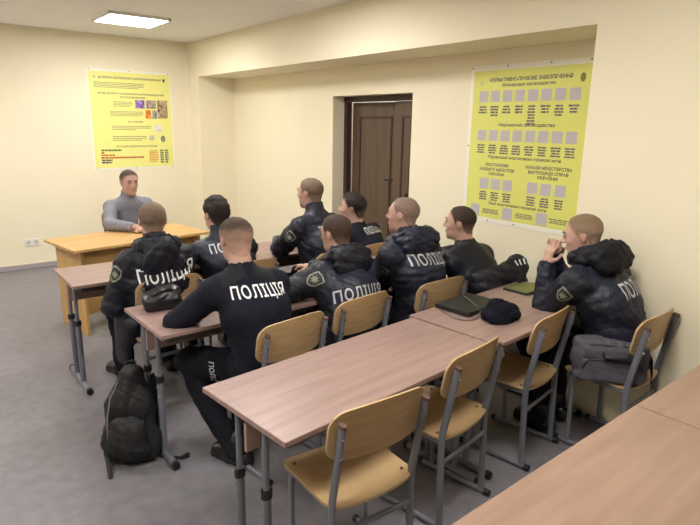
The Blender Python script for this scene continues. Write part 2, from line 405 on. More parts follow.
oval(PA, 1.985, 2.267, .018, .018, 'pale_emblem', (206, 208, 150), pa); oval(PA, 2.838, 2.266, .016, .022, 'green_emblem', (96, 100, 62), pa)
pn = MB()
for x, z in ((1.93, 2.352), (2.41, 2.354), (2.9, 2.352), (1.93, 1.16), (2.41, 1.16), (2.905, 1.16)): pn.disc(PA(x, z, .001), (0, -1, 0), .006, .004)
pn.build('pins', mat('pin_metal', (120, 112, 100), .5), pa)['kind'] = 'stuff'
# poster B in the niche: u runs from the far (left) edge towards the camera
pb = empty('poster', (X2, 2.6, 1.02)); tag(pb, 'large yellow poster with rows of blank pale squares on the right wall', 'poster')
PB = lambda u, z, d: (-d-.003, (3.10-u)-2.6, z-1.02)
rect(MB(), PB, -.015, 1.04, 1.0, 2.215, .002).build('border', m_pborder, pb)
rect(MB(), PB, .018, 1.02, 1.035, 2.175, .003).build('sheet', m_yel2, pb)
T = lambda t, s, w_, u, z, **k: flat_text(t, s, w_, u, z, PB, pb, **k)
T('НОРМАТИВНО-ПРАВОВЕ ЗАБЕЗПЕЧЕННЯ', .036, .70, .525, 2.102, bold=.03); T('Міжнародне законодавство', .031, .455, .522, 2.063, bold=.02)
T('Національне законодавство', .032, .49, .53, 1.769, bold=.02); T('Підзаконні нормативно-правові акти', .030, .64, .53, 1.522, bold=.02)
T('ПОСТАНОВИ', .030, .22, .30, 1.459, bold=.03); T('КАБІНЕТУ МІНІСТРІВ', .030, .33, .30, 1.423, bold=.03); T('УКРАЇНИ', .030, .15, .30, 1.388, bold=.03)
T('НАКАЗИ МІНІСТЕРСТВА', .031, .38, .755, 1.463, bold=.03); T('ВНУТРІШНІХ СПРАВ', .031, .33, .755, 1.427, bold=.03); T('УКРАЇНИ', .031, .17, .755, 1.392, bold=.03)
T('Інші нормативно-правові акти', .030, .525, .51, 1.157, bold=.02)
tiles = [(.126+i*.1116, 1.982, .042) for i in range(8)]+[(.133+i*.1114, 1.687, .042) for i in range(8)]+[(u, 1.31, .043) for u in (.189, .302, .413, .636, .751, .869)]+[(u, 1.09, .045) for u in (.114, .433, .739)]
for u, z, s_ in tiles: rect(MB(), PB, u-s_, u+s_, z-s_, z+s_, .0042).build('blank_tile', m_blank, pb)
cp = MB()
for i in range(8):
    n_ = 7 if i == 4 else 4 if i in (1, 6) else 3; para(cp, PB, .126+i*.1116-.042, .126+i*.1116+.042, 1.915-n_*.021, 1.915, n_, seed=50+i, center=True, th=.6)
for i in range(8): para(cp, PB, .133+i*.1114-.043, .133+i*.1114+.043, 1.545, 1.62, 4, seed=60+i, center=True, th=.6)
for i, u in enumerate((.186, .297, .416, .634, .75, .867)): para(cp, PB, u-.042, u+.042, 1.175, 1.25, 4, seed=70+i, center=True, th=.6)
for i, u in enumerate((.27, .588, .88)): para(cp, PB, u-.085, u+.085, 1.07, 1.11, 3, seed=80+i, center=True, th=.5)
cp.build('fine_print', mat('poster_caption_ink', (104, 98, 104), .6), pb)['kind'] = 'stuff'
oval(PB, .098, 2.083, .018, .018, 'pale_emblem', (206, 208, 150), pb); oval(PB, .953, 2.089, .02, .03, 'brown_emblem', (132, 118, 66), pb)
pn = MB()
for u, z in ((0, 2.2), (.33, 2.202), (.7, 2.2), (1.0, 2.2), (0, 1.6), (0, 1.02), (.5, 1.015), (.25, 1.015)): pn.disc(PB(u, z, .001), (-1, 0, 0), .006, .004)
pn.build('pins', mat('pin_metal', (120, 112, 100), .5), pb)['kind'] = 'stuff'

# ------------------------------------------------------------------ desks
def student_desk(L=1.25, D=.53, top=m_top):
    r = empty('student_desk', (0, 0, 0))
    MB().box(0, L, 0, D, .728, .75).build('desktop', top, r, bevel=.003)
    MB().box(.02, L-.02, D*.5-.008, D*.5+.008, .585, .70).build('modesty_panel', top, r)
    MB().box(.05, L-.05, .045, .065, .69, .728).build('rail', m_steel2, r); MB().box(.05, L-.05, D-.065, D-.045, .69, .728).build('rail', m_steel2, r)
    for sx in (.042, L-.042):
        fr = MB(); fr.box(sx-.014, sx+.014, .04, D-.04, .70, .728)
        fr.build('top_bar', m_steel, r)
        run = MB().tube([(sx, .035, .022), (sx, D-.05, .022)], .022, 12, rb=.018).build('foot_bar', m_steel, r, True)
        MB().tube([(sx, .012, .022), (sx, .037, .022)], .024, 12, rb=.02).build('end_cap', m_cap, run, True)
        MB().tube([(sx, D-.052, .022), (sx, D-.03, .022)], .024, 12, rb=.02).build('end_cap', m_cap, run, True)
        for ly in (.17, .345):
            lg = MB().tube([(sx, ly, .02), (sx, ly, .45)], .018, 12, rb=.014).build('leg', m_steel, r, True)
            MB().tube([(sx, ly, .45), (sx, ly, .715)], .0125, 12, rb=.0105).build('inner_tube', m_steel, lg, True)
            MB().tube([(sx, ly, .435), (sx, ly, .468)], .0225, 12, rb=.018).build('collar', m_cap, lg, True)
            s = -1 if sx < L/2 else 1
            for z in (.405, .36): MB().disc((sx+s*.0135, ly, z), (s, 0, 0), .006, .006).build('bolt', m_bolt, lg, True)
            for z in (.50, .535, .57): MB().disc((sx+s*.0100, ly, z), (s, 0, 0), .004, .0015).build('pin_hole', m_cap, lg, True)
    return r
protoA = student_desk()
protoB = student_desk(1.06, .565)
protoC = student_desk(1.25, .545, m_topw)
GD = 'grey-legged student desks in rows'
def put(o, x, y, rz, label, group=None):
    o.location = (x, y, 0); o.rotation_euler = (0, 0, radians(rz)); tag(o, label, None, group); return o
for o, x, y, rz, lab in [
    (protoA, .853, 1.393, 5.2, 'empty pinkish wood desk with adjustable legs, left end of the front empty-chair row'),
    (protoB, 2.108, 1.508, 4.0, 'wood desk under the laptop, knitted hat and green folder'),
    (copy_tree(protoA), .87, 2.54, 1.0, 'wood desk the officer with white back lettering leans on, black bag on it'),
    (copy_tree(protoA), 2.13, 2.70, 2.0, 'wood desk before the shaven-headed officer in the second row'),
    (copy_tree(protoA), .735, 3.67, 0, 'wood desk before the hooded officer, nearest the yellow teacher desk'),
    (copy_tree(protoA), 2.0, 3.67, 0, 'wood desk below the brown door, in the first row by the niche wall'),
    (protoC, .80, .262, 1.2, 'warm brown desk in the bottom right foreground, cut off by the frame'),
    (copy_tree(protoC), 2.053, .287, .9, 'warm brown foreground desk beyond the seam, against the right wall')]:
    put(o, x, y, rz, lab, None); o['category'] = 'desk'; o['group'] = GD
protoB.scale = (1, 1, 1)
for o in COL.objects:
    if o.name.startswith('student_desk') and abs(o.location.x-2.053) < .001: o.scale = (.9, 1, 1)

# the presenter's desk
td = empty('teacher_desk', (.98, 4.72, 0), radians(9)); tag(td, 'yellow beech teacher desk with panelled front in front of the presenter', 'desk')
MB().box(0, 1.25, 0, .63, .726, .75).build('desktop', m_beech, td, bevel=.003)
for x in (.07, 1.155): MB().box(x, x+.022, .06, .58, 0, .726).build('side_panel', m_beech, td, bevel=.002)
MB().box(.092, 1.155, .14, .158, .16, .726).build('front_panel', m_beech, td, bevel=.002)

# ------------------------------------------------------------------ chairs
def plate(W, R, lo, hi, off, th, nu=28, nv=8, plane='xz'):
    V = []; F = []
    us = [-cos(pi*i/nu) for i in range(nu+1)]
    def put2(s):
        for u in us:
            x = u*W; e = max(0, abs(x)-(W-R)); c = R-sqrt(max(R*R-e*e, 0)); a, b = lo(u)+c, hi(u)-c
            for j in range(nv+1):
                v = a+(b-a)*j/nv; o = off(x, v)+s*th/2; V.append((x, o, v) if plane == 'xz' else (x, v, o))
    put2(-1); put2(1); M = (nu+1)*(nv+1); g = lambda i, j, s: s*M+i*(nv+1)+j
    for i in range(nu):
        for j in range(nv):
            F.append((g(i, j, 0), g(i+1, j, 0), g(i+1, j+1, 0), g(i, j+1, 0))); F.append((g(i, j, 1), g(i, j+1, 1), g(i+1, j+1, 1), g(i+1, j, 1)))
        F.append((g(i, 0, 1), g(i+1, 0, 1), g(i+1, 0, 0), g(i, 0, 0))); F.append((g(i, nv, 0), g(i+1, nv, 0), g(i+1, nv, 1), g(i, nv, 1)))
    for j in range(nv):
        F.append((g(0, j, 0), g(0, j+1, 0), g(0, j+1, 1), g(0, j, 1))); F.append((g(nu, j, 1), g(nu, j+1, 1), g(nu, j+1, 0), g(nu, j, 0)))
    if plane != 'xz': F = [f[::-1] for f in F]
    return MB().add(V, F)
def make_chair():
    r = empty('school_chair', (0, 0, 0))
    seat = plate(.2, .05, lambda u: -.175-.022*(1-u*u), lambda u: .185+.004*(1-u*u), lambda x, y: .452-.010*(1-(x/.2)**2)-(.35*max(0, y-.14)**1.3), .011, plane='xy').build('seat', m_ply, r, True)
    for x, y in ((-.165, -.13), (.165, -.13), (-.165, .13), (.165, .13)): MB().disc((x, y, .4515+.002), (0, 0, 1), .007, .004).build('rivet', m_rivet, seat)
    py = lambda z: -.165-.06*(z-.45)/.35
    MBk = plate(.212, .055, lambda u: .625+.012*u*u, lambda u: .822+.022*(1-u*u), lambda x, z: py(z)+.004+.034*(x/.21)**2, .010)
    MBk.build('backrest', m_ply, r, True)
    for s in (-1, 1):
        x = s*.183
        rp = MB().tube([(x, -.178, .025), (x, -.165, .40), (x, -.167, .47), (x, py(.62), .62), (x, py(.79), .79)], .017, 12, rb=.011, up=(0, 1, 0)).build('rear_post', m_steel, r, True)
        MB().tube([(x, py(.785), .785), (x, py(.798), .798)], .0175, 12, rb=.0115, up=(0, 1, 0)).build('post_cap', mat('post_cap', (96, 72, 62), .6), rp, True)
        for z in (.745, .665): MB().disc((x, py(z)-.014, z), (0, -1, 0), .006, .007).build('bolt', m_bolt, rp, True)
        MB().tube([(x, .115, .025), (x, .125, .40), (x, .11, .435)], .013, 12, rb=.010, up=(0, 1, 0)).build('front_leg', m_steel, r, True)
        MB().tube([(x, -.165, .43), (x, .15, .43)], .012, 10, rb=.009).build('seat_rail', m_steel, r, True)
        ru = MB().tube([(x, -.20, .018), (x, .17, .018)], .015, 12, rb=.012).build('floor_runner', m_steel, r, True)
        MB().tube([(x, -.225, .018), (x, -.197, .018)], .0175, 12, rb=.015).build('rubber_foot', m_cap, ru, True); MB().tube([(x, .168, .018), (x, .19, .018)], .0175, 12, rb=.015).build('rubber_foot', m_cap, ru, True)
    MB().tube([(-.183, -.17, .33), (.183, -.17, .33)], .013, 10, rb=.008).build('cross_bar', m_steel, r, True); MB().tube([(-.183, .12, .40), (.183, .12, .40)], .012, 10, rb=.008).build('cross_bar', m_steel, r, True)
    return r
ch0 = make_chair(); GC = 'plywood school chairs on grey frames'
CH = [(1.215, 1.52, -3, 'empty plywood chair nearest the camera, whole seat in view'), (1.82, 1.632, 9, 'empty plywood chair second from the camera along the front desk'),
      (2.515, 1.695, 9, 'empty plywood chair below the dark knitted hat'), (2.965, 1.365, 2, 'plywood chair against the right wall holding the grey bag'),
      (1.385, 2.395, 7, 'plywood chair behind the officer with bright white lettering and faded hair'), (1.895, 2.475, 7, 'plywood chair behind the brown-haired officer in the middle of the second row'),
      (2.54, 2.46, 0, 'plywood chair behind the shaven-headed officer, beside the draped jacket'), (1.19, 3.46, 3, 'plywood chair under the hooded officer beside the teacher desk'),
      (1.80, 3.54, 2, 'plywood chair under the dark-haired officer in the first row'), (2.48, 3.48, 5, 'plywood chair under the tall officer before the niche wall'),
      (2.95, 3.51, 3, 'plywood chair under the messy-haired officer near the door'), (3.03, 2.42, 3, 'plywood chair with a black jacket draped over it')]
for i, (x, y, rz, lab) in enumerate(CH):
    o = ch0 if i == 0 else copy_tree(ch0)
    put(o, x, y, rz, lab, GC); o['category'] = 'chair'
o = copy_tree(ch0); put(o, 1.77, 5.95, 176, "plywood chair the presenter in grey sits on", GC); o['category'] = 'chair'

# ================================================================== PEOPLE
def rotm(az, pitch=0, roll=0):
    """columns: right, forward, up. az clockwise from +Y, pitch up positive"""
    f = V3(sin(az)*cos(pitch), cos(az)*cos(pitch), sin(pitch)); r = V3(cos(az), -sin(az), 0); u = np.cross(r, f)
    r2 = r*cos(roll)+u*sin(roll); u2 = u*cos(roll)-r*sin(roll)
    return np.stack([r2, f, u2], 1)
def head_prims(C, R, N, jaw=1.0, wide=1.0):
    P = lambda x, y, z: C+R@V3(x, y, z)
    L = [(ell(P(0, -.012, .030), (.0755*wide, .094, .079), R), .01), (ell(P(0, .028, -.03), (.0585*wide, .060, .084), R), .04), (ell(P(0, .035, -.076), (.046*jaw, .05, .036), R), .03),
         (ell(P(0, .072, -.098), (.02, .017, .016), R), .02), (rc(P(-.03, .080, .026), P(.03, .080, .026), .010, .010), .018),
         (ell(P(-.036, .062, -.022), (.018, .018, .016), R), .02), (ell(P(.036, .062, -.022), (.018, .018, .016), R), .02)]
    neck = [(rc(P(0, -.022, -.05), N+V3(0, 0, .0), .054, .062), .03)]
    return P, L, neck
def skull(s, C, R, N, off=0., face=True):
    P, L, neck = head_prims(C, R, N)
    for p, k in L: s.op(p, k, off=off)
    for p, k in neck: s.op(p, k, off=off)
    if face:
        s.op(rc(P(0, .088, .014), P(0, .108, -.020), .0075, .011), .012)
        for e in (-1, 1):
            s.op(ell(P(e*.011, .098, -.024), (.008, .010, .007), R), .006)
            s.sub(ell(P(e*.030, .094, .011), (.0145, .011, .0085), R), .008)
            s.op(ell(P(e*.076, -.012, -.003), (.0075, .017, .030), R@rotm(e*.3)), .006)
            s.op(rc(P(e*.080, -.026, .012), P(e*.081, -.024, -.010), .004, .0035), .005)
            s.sub(ell(P(e*.089, -.006, .0), (.005, .009, .014), R), .004)
        s.op(ell(P(0, .088, -.053), (.023, .010, .0055), R), .006); s.op(ell(P(0, .087, -.064), (.020, .010, .006), R), .005)
    return P
def hand(s, W, d, n, side, curl=(.3, .4, .3), spread=.06):
    W = np.asarray(W, float); d = unit(d); n = np.asarray(n, float); n = unit(n-d*(n@d)); t = -np.cross(n, d)*side
    s.op(rc(W-d*.03, W+d*.02, .027, .026), .015)
    s.op(ec(W+d*.015, W+d*.078, t, .030, .016, .040, .014), .012)
    for i, (o, l) in enumerate(((.030, .072), (.010, .080), (-.010, .074), (-.029, .058))):
        p = W+d*.082+t*o; dd = unit(d+t*o*spread*20*.3); a = 0
        for j, q in enumerate((.46, .30, .24)):
            a += curl[j]; e = p+(dd*cos(a)+n*sin(a))*l*q; s.op(rc(p, e, .0092-j*.0008, .0086-j*.0008), .004); p = e
    b = W+d*.022+t*.026; e = b+unit(d*.55+t*.62+n*.45)*.045; s.op(rc(b, e, .014, .011), .01); s.op(rc(e, e+unit(d*.85+t*.2+n*.35)*.032, .0105, .009), .005)
SLEEVE = {}
def person(label, pelvis, head, az, haz, hp=0., hroll=0., elbows=None, wrists=None, hands=None, knees=None, feet=None, toes=None,
           top='jacket', topmat=None, hood=None, hair='short', hairrgb=(84, 66, 54), fade=(.0, .05), fadergb=(168, 136, 118), text=None, patch=False, legs=None,
           pads=False, skin=None, group=None, seed=1, bulk=None, pocket=False, collar=True, hem=True, pz=.545, tail=False, hoodup=0.):
    R = rotm(az); rt, fw = R[:, 0], R[:, 1]; up = V3(0, 0, 1)
    Pv = V3(pelvis[0], pelvis[1], pz); C = np.asarray(head, float)-V3(0, 0, .012); HR = rotm(haz, hp, hroll)
    NB = C+HR@V3(0, -.035, -.10)+V3(0, 0, -.085)-fw*.02       # neck base
    sp = unit(NB-Pv); ch = Pv+(NB-Pv)*.62+(-fw)*.035; wa = Pv+(NB-Pv)*.3-fw*.03
    bk = unit(-fw+sp*(fw@sp))
    S = [NB-sp*.065+rt*e*.168+fw*.005 for e in (-1, 1)]
    if elbows is None: elbows = [S[i]*V3(1, 1, 0)+fw*.21+rt*e*.08+up*.845 for i, e in enumerate((-1, 1))]
    E = [S[i]+unit(np.asarray(elbows[i])-S[i])*.285 for i in (0, 1)]
    if wrists is None: wrists = [V3(*(Pv+fw*.42+rt*e*.09)[:2], .805) for e in (-1, 1)]
    W = [E[i]+unit(np.asarray(wrists[i])-E[i])*.25 for i in (0, 1)]
    H = [Pv+rt*e*.09+fw*.02-up*.005 for e in (-1, 1)]
    if knees is None: knees = [H[i]+fw*.42+rt*e*.05-up*.045 for i, e in enumerate((-1, 1))]
    K = [H[i]+unit(np.asarray(knees[i])-H[i])*.42 for i in (0, 1)]
    if feet is None: feet = [K[i]*V3(1, 1, 0)+fw*.04+up*.09 for i in (0, 1)]
    A = [np.asarray(f, float) for f in feet]
    if toes is None: toes = [fw, fw]
    toes = [unit(np.asarray(t, float)*V3(1, 1, 0)) for t in toes]
    org = V3(pelvis[0], pelvis[1], 0); sk = skin or m_skin
    # ---- the body: one continuous surface
    lo, hi = bbox(Pv, C, *E, *W, *K, *A, m=.17); lo[2] = -.01; h = .0062
    s = SDF(lo, hi, h)
    s.op(ec(Pv, wa, rt, .15, .105, .13, .10), .03).op(ec(wa, ch, rt, .13, .10, .155, .11), .04).op(ec(ch, NB-sp*.06, rt, .155, .105, .13, .07), .04)
    s.op(rc(NB-sp*.03, NB, .06, .06), .04)
    for i in (0, 1):
        s.op(rc(NB-sp*.03, S[i], .05, .052), .05).op(rc(S[i], E[i], .052, .040), .03).op(rc(E[i], W[i], .040, .027), .02)
        s.op(rc(H[i], K[i], .082, .055), .04).op(rc(K[i], A[i], .053, .036), .03).op(rc(A[i]-up*.03, A[i]+toes[i]*.13-up*.055, .034, .024), .02)
    P = skull(s, C, HR, NB)
    for i, e in enumerate((-1, 1)):
        hd = (hands or [None, None])[i] or {}
        d = hd.get('d', unit((W[i]-E[i])*V3(1, 1, .2))); n = hd.get('n', V3(0, 0, -1))
        hand(s, W[i]+unit(W[i]-E[i])*.01, d, n, e, hd.get('c', (.25, .4, .3)))
    Vv, Ff = s.mesh()
    body = meshobj('person', Vv, Ff, sk, None, True, org); tag(body, label, 'person', group)
    def child(name, sd, m, lab=None):
        V, Fq = sd.mesh(); o = meshobj(name, V-org, Fq, m, body, True)
        if lab: o['label'] = lab
        return o, V, Fq
    # ---- hair
    fz = HR.T
    s = SDF(C-.14, C+.15, .0048)
    skull(s, C, HR, NB, off={'shaved': .0025, 'short': .0065, 'thick': .012, 'messy': .012}[hair], face=False)
    X, Y, Z = s.ax[0][:, None, None]-C[0], s.ax[1][None, :, None]-C[1], s.ax[2][None, None, :]-C[2]
    ly = X*HR[0, 1]+Y*HR[1, 1]+Z*HR[2, 1]; lz = X*HR[0, 2]+Y*HR[1, 2]+Z*HR[2, 2]; lx = X*HR[0, 0]+Y*HR[1, 0]+Z*HR[2, 0]
    zh = np.interp(ly, [-.13, -.06, -.035, -.028, .008, .014, .03, .05, .07, .1], [-.088, -.078, -.04, .0, .012, -.012, .030, .060, .079, .087]).astype(np.float32)
    zh = zh-np.clip(np.abs(lx)-.04, 0, .05)*.3*(ly > .03)
    s.F = np.maximum(s.F+np.clip(.0065-(lz-zh)*.22, 0, .0058).astype(np.float32), (zh-lz)*.7)
    if hair == 'thick': s.op(ell(C+HR@V3(0, -.01, .065), (.07, .085, .068), HR), .02)
    if hair == 'messy':
        rr = random.Random(5)
        for k in range(26):
            a = rr.uniform(0, 2*pi); q = rr.uniform(.0, .95); b0 = V3(.062*q*cos(a), -.005+.085*q*sin(a), .118-.045*q*q)
            s.op(rc(C+HR@(b0-V3(0, 0, .02)), C+HR@(b0+V3(rr.uniform(-.02, .02), rr.uniform(-.005, .03), rr.uniform(.0, .014))), .014, .006), .006)
    s.wrinkle(.0016 if hair in ('short', 'shaved') else .004, 90, seed, .012)
    ho, HV, _ = child('hair', s, hair_mat(hair, hairrgb, fadergb))
    z = (HV-C)@HR[:, 2]; yy = (HV-C)@HR[:, 1]; zl = np.interp(yy, [-.13, -.06, -.035, -.028, .008, .014, .03, .05, .07, .1], [-.088, -.078, -.04, .0, .012, -.012, .030, .060, .079, .087])
    at = ho.data.attributes.new('hair_cover', 'FLOAT', 'POINT'); at.data.foreach_set('value', np.clip(np.minimum((z-fade[0])/(fade[1]-fade[0]), (z-zl+.004)/.038), -.2, 1.2).astype(np.float32))
    at = ho.data.attributes.new('hair_edge', 'FLOAT', 'POINT'); at.data.foreach_set('value', np.clip((z-zl+.002)/(.010 if hair in ('thick', 'messy') else .026), 0, 1).astype(np.float32))
    # ---- face details
    for e in (-1, 1):
        ev = MB(); c0 = P(e*.030, .0835, .011)
        s2 = SDF(c0-.02, c0+.02, .0025); s2.op(ell(c0, (.0125, .0075, .0065), HR), .001); child('eye', s2, m_eye)
        s2 = SDF(c0-.02, c0+.02, .002); s2.op(ell(c0+HR[:, 1]*.0045, (.0052, .0045, .0055), HR), .001); child('iris', s2, m_iris)
        a = P(e*.016, .093, .030); b = P(e*.034, .091, .035); c = P(e*.047, .080, .029); s2 = SDF(P(e*.03, .09, .03)-.035, P(e*.03, .09, .03)+.035, .0025)
        s2.op(rc(a, b, .004, .0042), .004).op(rc(b, c, .0042, .003), .004); child('eyebrow', s2, m_brow)
    s2 = SDF(P(0, .092, -.058)-.035, P(0, .092, -.058)+.035, .0028); s2.op(ell(P(0, .092, -.0545), (.020, .0075, .0042), HR), .002).op(ell(P(0, .091, -.063), (.017, .0075, .005), HR), .002); child('lips', s2, m_lip)
    # ---- upper garment
    jk = top == 'jacket'; b_ = bulk if bulk is not None else (.030 if jk else .014)
    lo, hi = bbox(Pv-up*(.3 if tail else .14), NB+up*.08, *E, *W, *S, m=.19); s = SDF(lo, hi, .0075)
    s.op(ec(Pv-up*(.06 if hem else .0), wa, rt, .165+b_, .115+b_, .135+b_, .10+b_), .03).op(ec(wa, ch, rt, .135+b_, .10+b_, .158+b_, .112+b_), .05).op(ec(ch, NB-sp*.055, rt, .158+b_, .107+b_, .13+b_, .068+b_), .05)
    for i in (0, 1):
        s.op(rc(NB-sp*.03, S[i], .052+b_*.4, .056+b_*.6), .06).op(rc(S[i], E[i], .055+b_*.8, .044+b_*.8), .03).op(rc(E[i], W[i]-unit(W[i]-E[i])*.015, .044+b_*.8, .031+b_*.55), .025)
    s.wrinkle(.0065 if jk else .004, 42 if jk else 26, seed)
    if collar:
        nd = unit(C+HR@V3(0, -.03, -.06)-NB); s.op(rc(NB-nd*.02, NB+nd*(.088 if jk else .075 if top == 'turtleneck' else .045), .070+b_*.25, .063+b_*.25), .03)
        s.cut(NB+nd*(.062 if jk else .048), nd) if False else None
        s.sub(rc(NB+nd*.03, NB+nd*.2, .056, .060), .006)
    if tail:
        s.op(ec(Pv-rt*.195+fw*.04, Pv-rt*.215+fw*.06-up*.27, fw, .15, .055, .12, .035), .04).op(ec(Pv-rt*.17-fw*.06, Pv-rt*.215+fw*.0-up*.16, fw, .09, .04, .07, .025), .04)
    else: s.cut(V3(0, 0, .462), -up)
    nm = {'jacket': 'jacket', 'sweatshirt': 'sweatshirt', 'turtleneck': 'turtleneck'}[top]
    tm = topmat or (m_jacket if jk else m_sweat)
    jo, JV, JF = child(nm, s, tm)
    if tm is m_navy:                                          # black sleeves on a navy body panel
        jo.data.materials.append(m_jacket); fc = JV[JF].mean(1); q = fc-Pv; q = q-np.outer(q@sp, sp); lat = np.abs(q@rt)
        jo.data.polygons.foreach_set('material_index', (lat > .150+.02*np.clip((fc[:, 2]-.75)/.2, 0, 1)).astype(np.int32))
    bvh = BVHTree.FromPolygons([tuple(v) for v in JV], JF.tolist())
    # ---- cuffs and leg wear
    for i in (0, 1):
        q = unit(W[i]-E[i]); s2 = SDF(W[i]-.09, W[i]+.09, .006); s2.op(rc(W[i]-q*.03, W[i]-q*.008, .034+b_*.55, .033+b_*.5), .004).wrinkle(.002, 60, seed+i)
        s2.sub(rc(W[i]-q*.002, W[i]+q*.1, .030, .030), .004); child('cuff', s2, m_hood if jk else tm)
    lo, hi = bbox(Pv, *K, *A, m=.15); lo[2] = 0; s = SDF(lo, hi, .009)
    s.op(ec(Pv-rt*.04, Pv+rt*.04, rt, .15, .115, .15, .115), .03)
    for i in (0, 1): s.op(rc(H[i], K[i], .093, .074), .05).op(rc(K[i], A[i]-up*.02, .072, .056), .03)
    s.wrinkle(.009, 26, seed+3); s.cut(V3(0, 0, .05), -up)
    to, TV, TF = child('trousers', s, legs or m_trou)
    for i in (0, 1):
        a = A[i]; t = toes[i]; l = np.cross(t, up); s = SDF(np.minimum(a, a+t*.2)-.12, np.maximum(a, a+t*.2)+.12, .0065)
        z0 = a*V3(1, 1, 0)
        s.op(ec(z0-t*.05+up*.045, z0+t*.05+up*.05, l, .042, .045, .046, .046), .02).op(ec(z0+t*.05+up*.045, z0+t*.155+up*.036, l, .046, .042, .047, .034), .03).op(rc(z0+up*.06, a+up*.05, .045, .05), .03)
        s.wrinkle(.003, 50, seed+i); s.cut(V3(0, 0, .022), -up); sh, _, _ = child('shoe', s, m_shoe)
        s = SDF(np.minimum(z0, z0+t*.2)-.12, np.maximum(z0, z0+t*.2)+.12, .0065)
        s.op(ec(z0-t*.055+up*.02, z0+t*.05+up*.02, l, .044, .03, .047, .03), .02).op(ec(z0+t*.05+up*.02, z0+t*.16+up*.02, l, .047, .03, .049, .03), .02)
        s.cut(V3(0, 0, .003), -up).cut(V3(0, 0, .026), up); V, Fq = s.mesh(); meshobj('sole', V-org, Fq, m_sole, sh, True)
    # ---- hood lying on the shoulders
    if hood:
        hw, drop, thick, hmat = hood; Bk = unit(-fw+up*.12); c = NB+up*(.026+hoodup)
        s = SDF(c-.30, c+.28, .0078)
        r1 = .028+.017*thick
        pts = [c+rt*(.085*hw*sin(a))+Bk*(-.055*cos(a)+.035)+up*(.022*(-cos(a))+.022) for a in np.linspace(-2.6+pi, 2.6+pi, 15)]
        pts = [c+rt*(.098*hw*sin(a))-fw*(.085*cos(a)-.005)+up*(.03*cos(a)+.01) for a in np.linspace(-2.2, 2.2, 15)]
        for a, b in zip(pts[:-1], pts[1:]): s.op(rc(a, b, r1, r1), .02)
        dR = np.stack([rt, unit(-bk*.9+up*.15), np.cross(rt, unit(-bk*.9+up*.15))], 1)
        s.op(ell(c+bk*(.085+.035*thick)-sp*drop*.42, (.135*hw, .050*thick, .062+drop*.5), dR), .05)
        s.op(ell(c+bk*(.07+.03*thick)-sp*drop*.2+up*.02, (.10*hw, .055*thick, .06), dR), .05)
        s.sub(ell(c+bk*.06+up*.07, (.055*hw, .028, .07), dR), .03)
        s.wrinkle(.008, 58, seed+9); s.sub(rc(NB-up*.04, C+HR@V3(0, -.03, -.04), .063, .063), .01)
        hm, HV2, HF2 = child('hood', s, hmat or m_hood)
    # ---- lettering on the back
    if text:
        o_, hgt, wid, roll, mt = text; n = unit(np.asarray(bk)); ux = unit(rt*cos(roll)+np.cross(-n, rt)*0+sp*sin(roll)); uy = unit(sp-ux*(sp@ux))
        V, Fc = text_mesh('ПОЛІЦІЯ', hgt*1.38, .018, space=1.14); V = V*V3(wid/(V[:, 0].max()-V[:, 0].min()), 1, 1)
        O = V3(*o_); out, Fc = lay_on(V, Fc, bvh, O, ux, uy)
        ob = meshobj('lettering', [np.array(v)-org for v in out], Fc, mt, jo)
    if pads:
        for e in (-1, 1):
            i = (e+1)//2; V = np.array([(x, y, 0) for x in (-.06, .06) for y in (-.05, .05)]); O = (S[i]+NB)/2+up*.02
            out, Fc = lay_on(V, [(0, 2, 3, 1)], bvh, O-fw*.03, rt, fw, reach=.15)
            meshobj('shoulder_patch', [np.array(v)-org for v in out], Fc, mat('dark_patch_cloth', (22, 23, 30), .9), jo)
    if patch:
        for i in ([0] if patch == 1 else [0, 1]):
            e = -1 if i == 0 else 1; ax = unit(S[i]-E[i]); O = S[i]*.80+E[i]*.20; nn = unit(rt*e-fw*.55); ux = np.cross(ax, nn)
            shp = [(-.033, .038), (0, .046), (.033, .038), (.034, -.008), (.02, -.034), (0, -.046), (-.02, -.034), (-.034, -.008)]
            def lay(sc, off, m, nm2, pts):
                V = np.array([(x*sc*1.12, y*sc*1.12, 0) for x, y in pts]); o2, F2 = lay_on(V, [tuple(range(len(pts)))], bvh, O, ux, ax, off=off, reach=.14); return meshobj(nm2, [np.array(v)-org for v in o2], F2, m, jo)
            lay(1.0, .003, m_patch, 'sleeve_patch', shp[::-1]); lay(.84, .0045, m_patchd, 'patch_field', shp[::-1])
            star = [((.026 if k % 2 == 0 else .011)*cos(2*pi*k/16), (.026 if k % 2 == 0 else .011)*sin(2*pi*k/16)) for k in range(16)]
            lay(1.0, .006, m_patch, 'patch_star', star)
    SLEEVE[label] = (S, E, W, NB, TV, TF, org, to, bvh, rt, fw, sp)
    return body
HM = {}
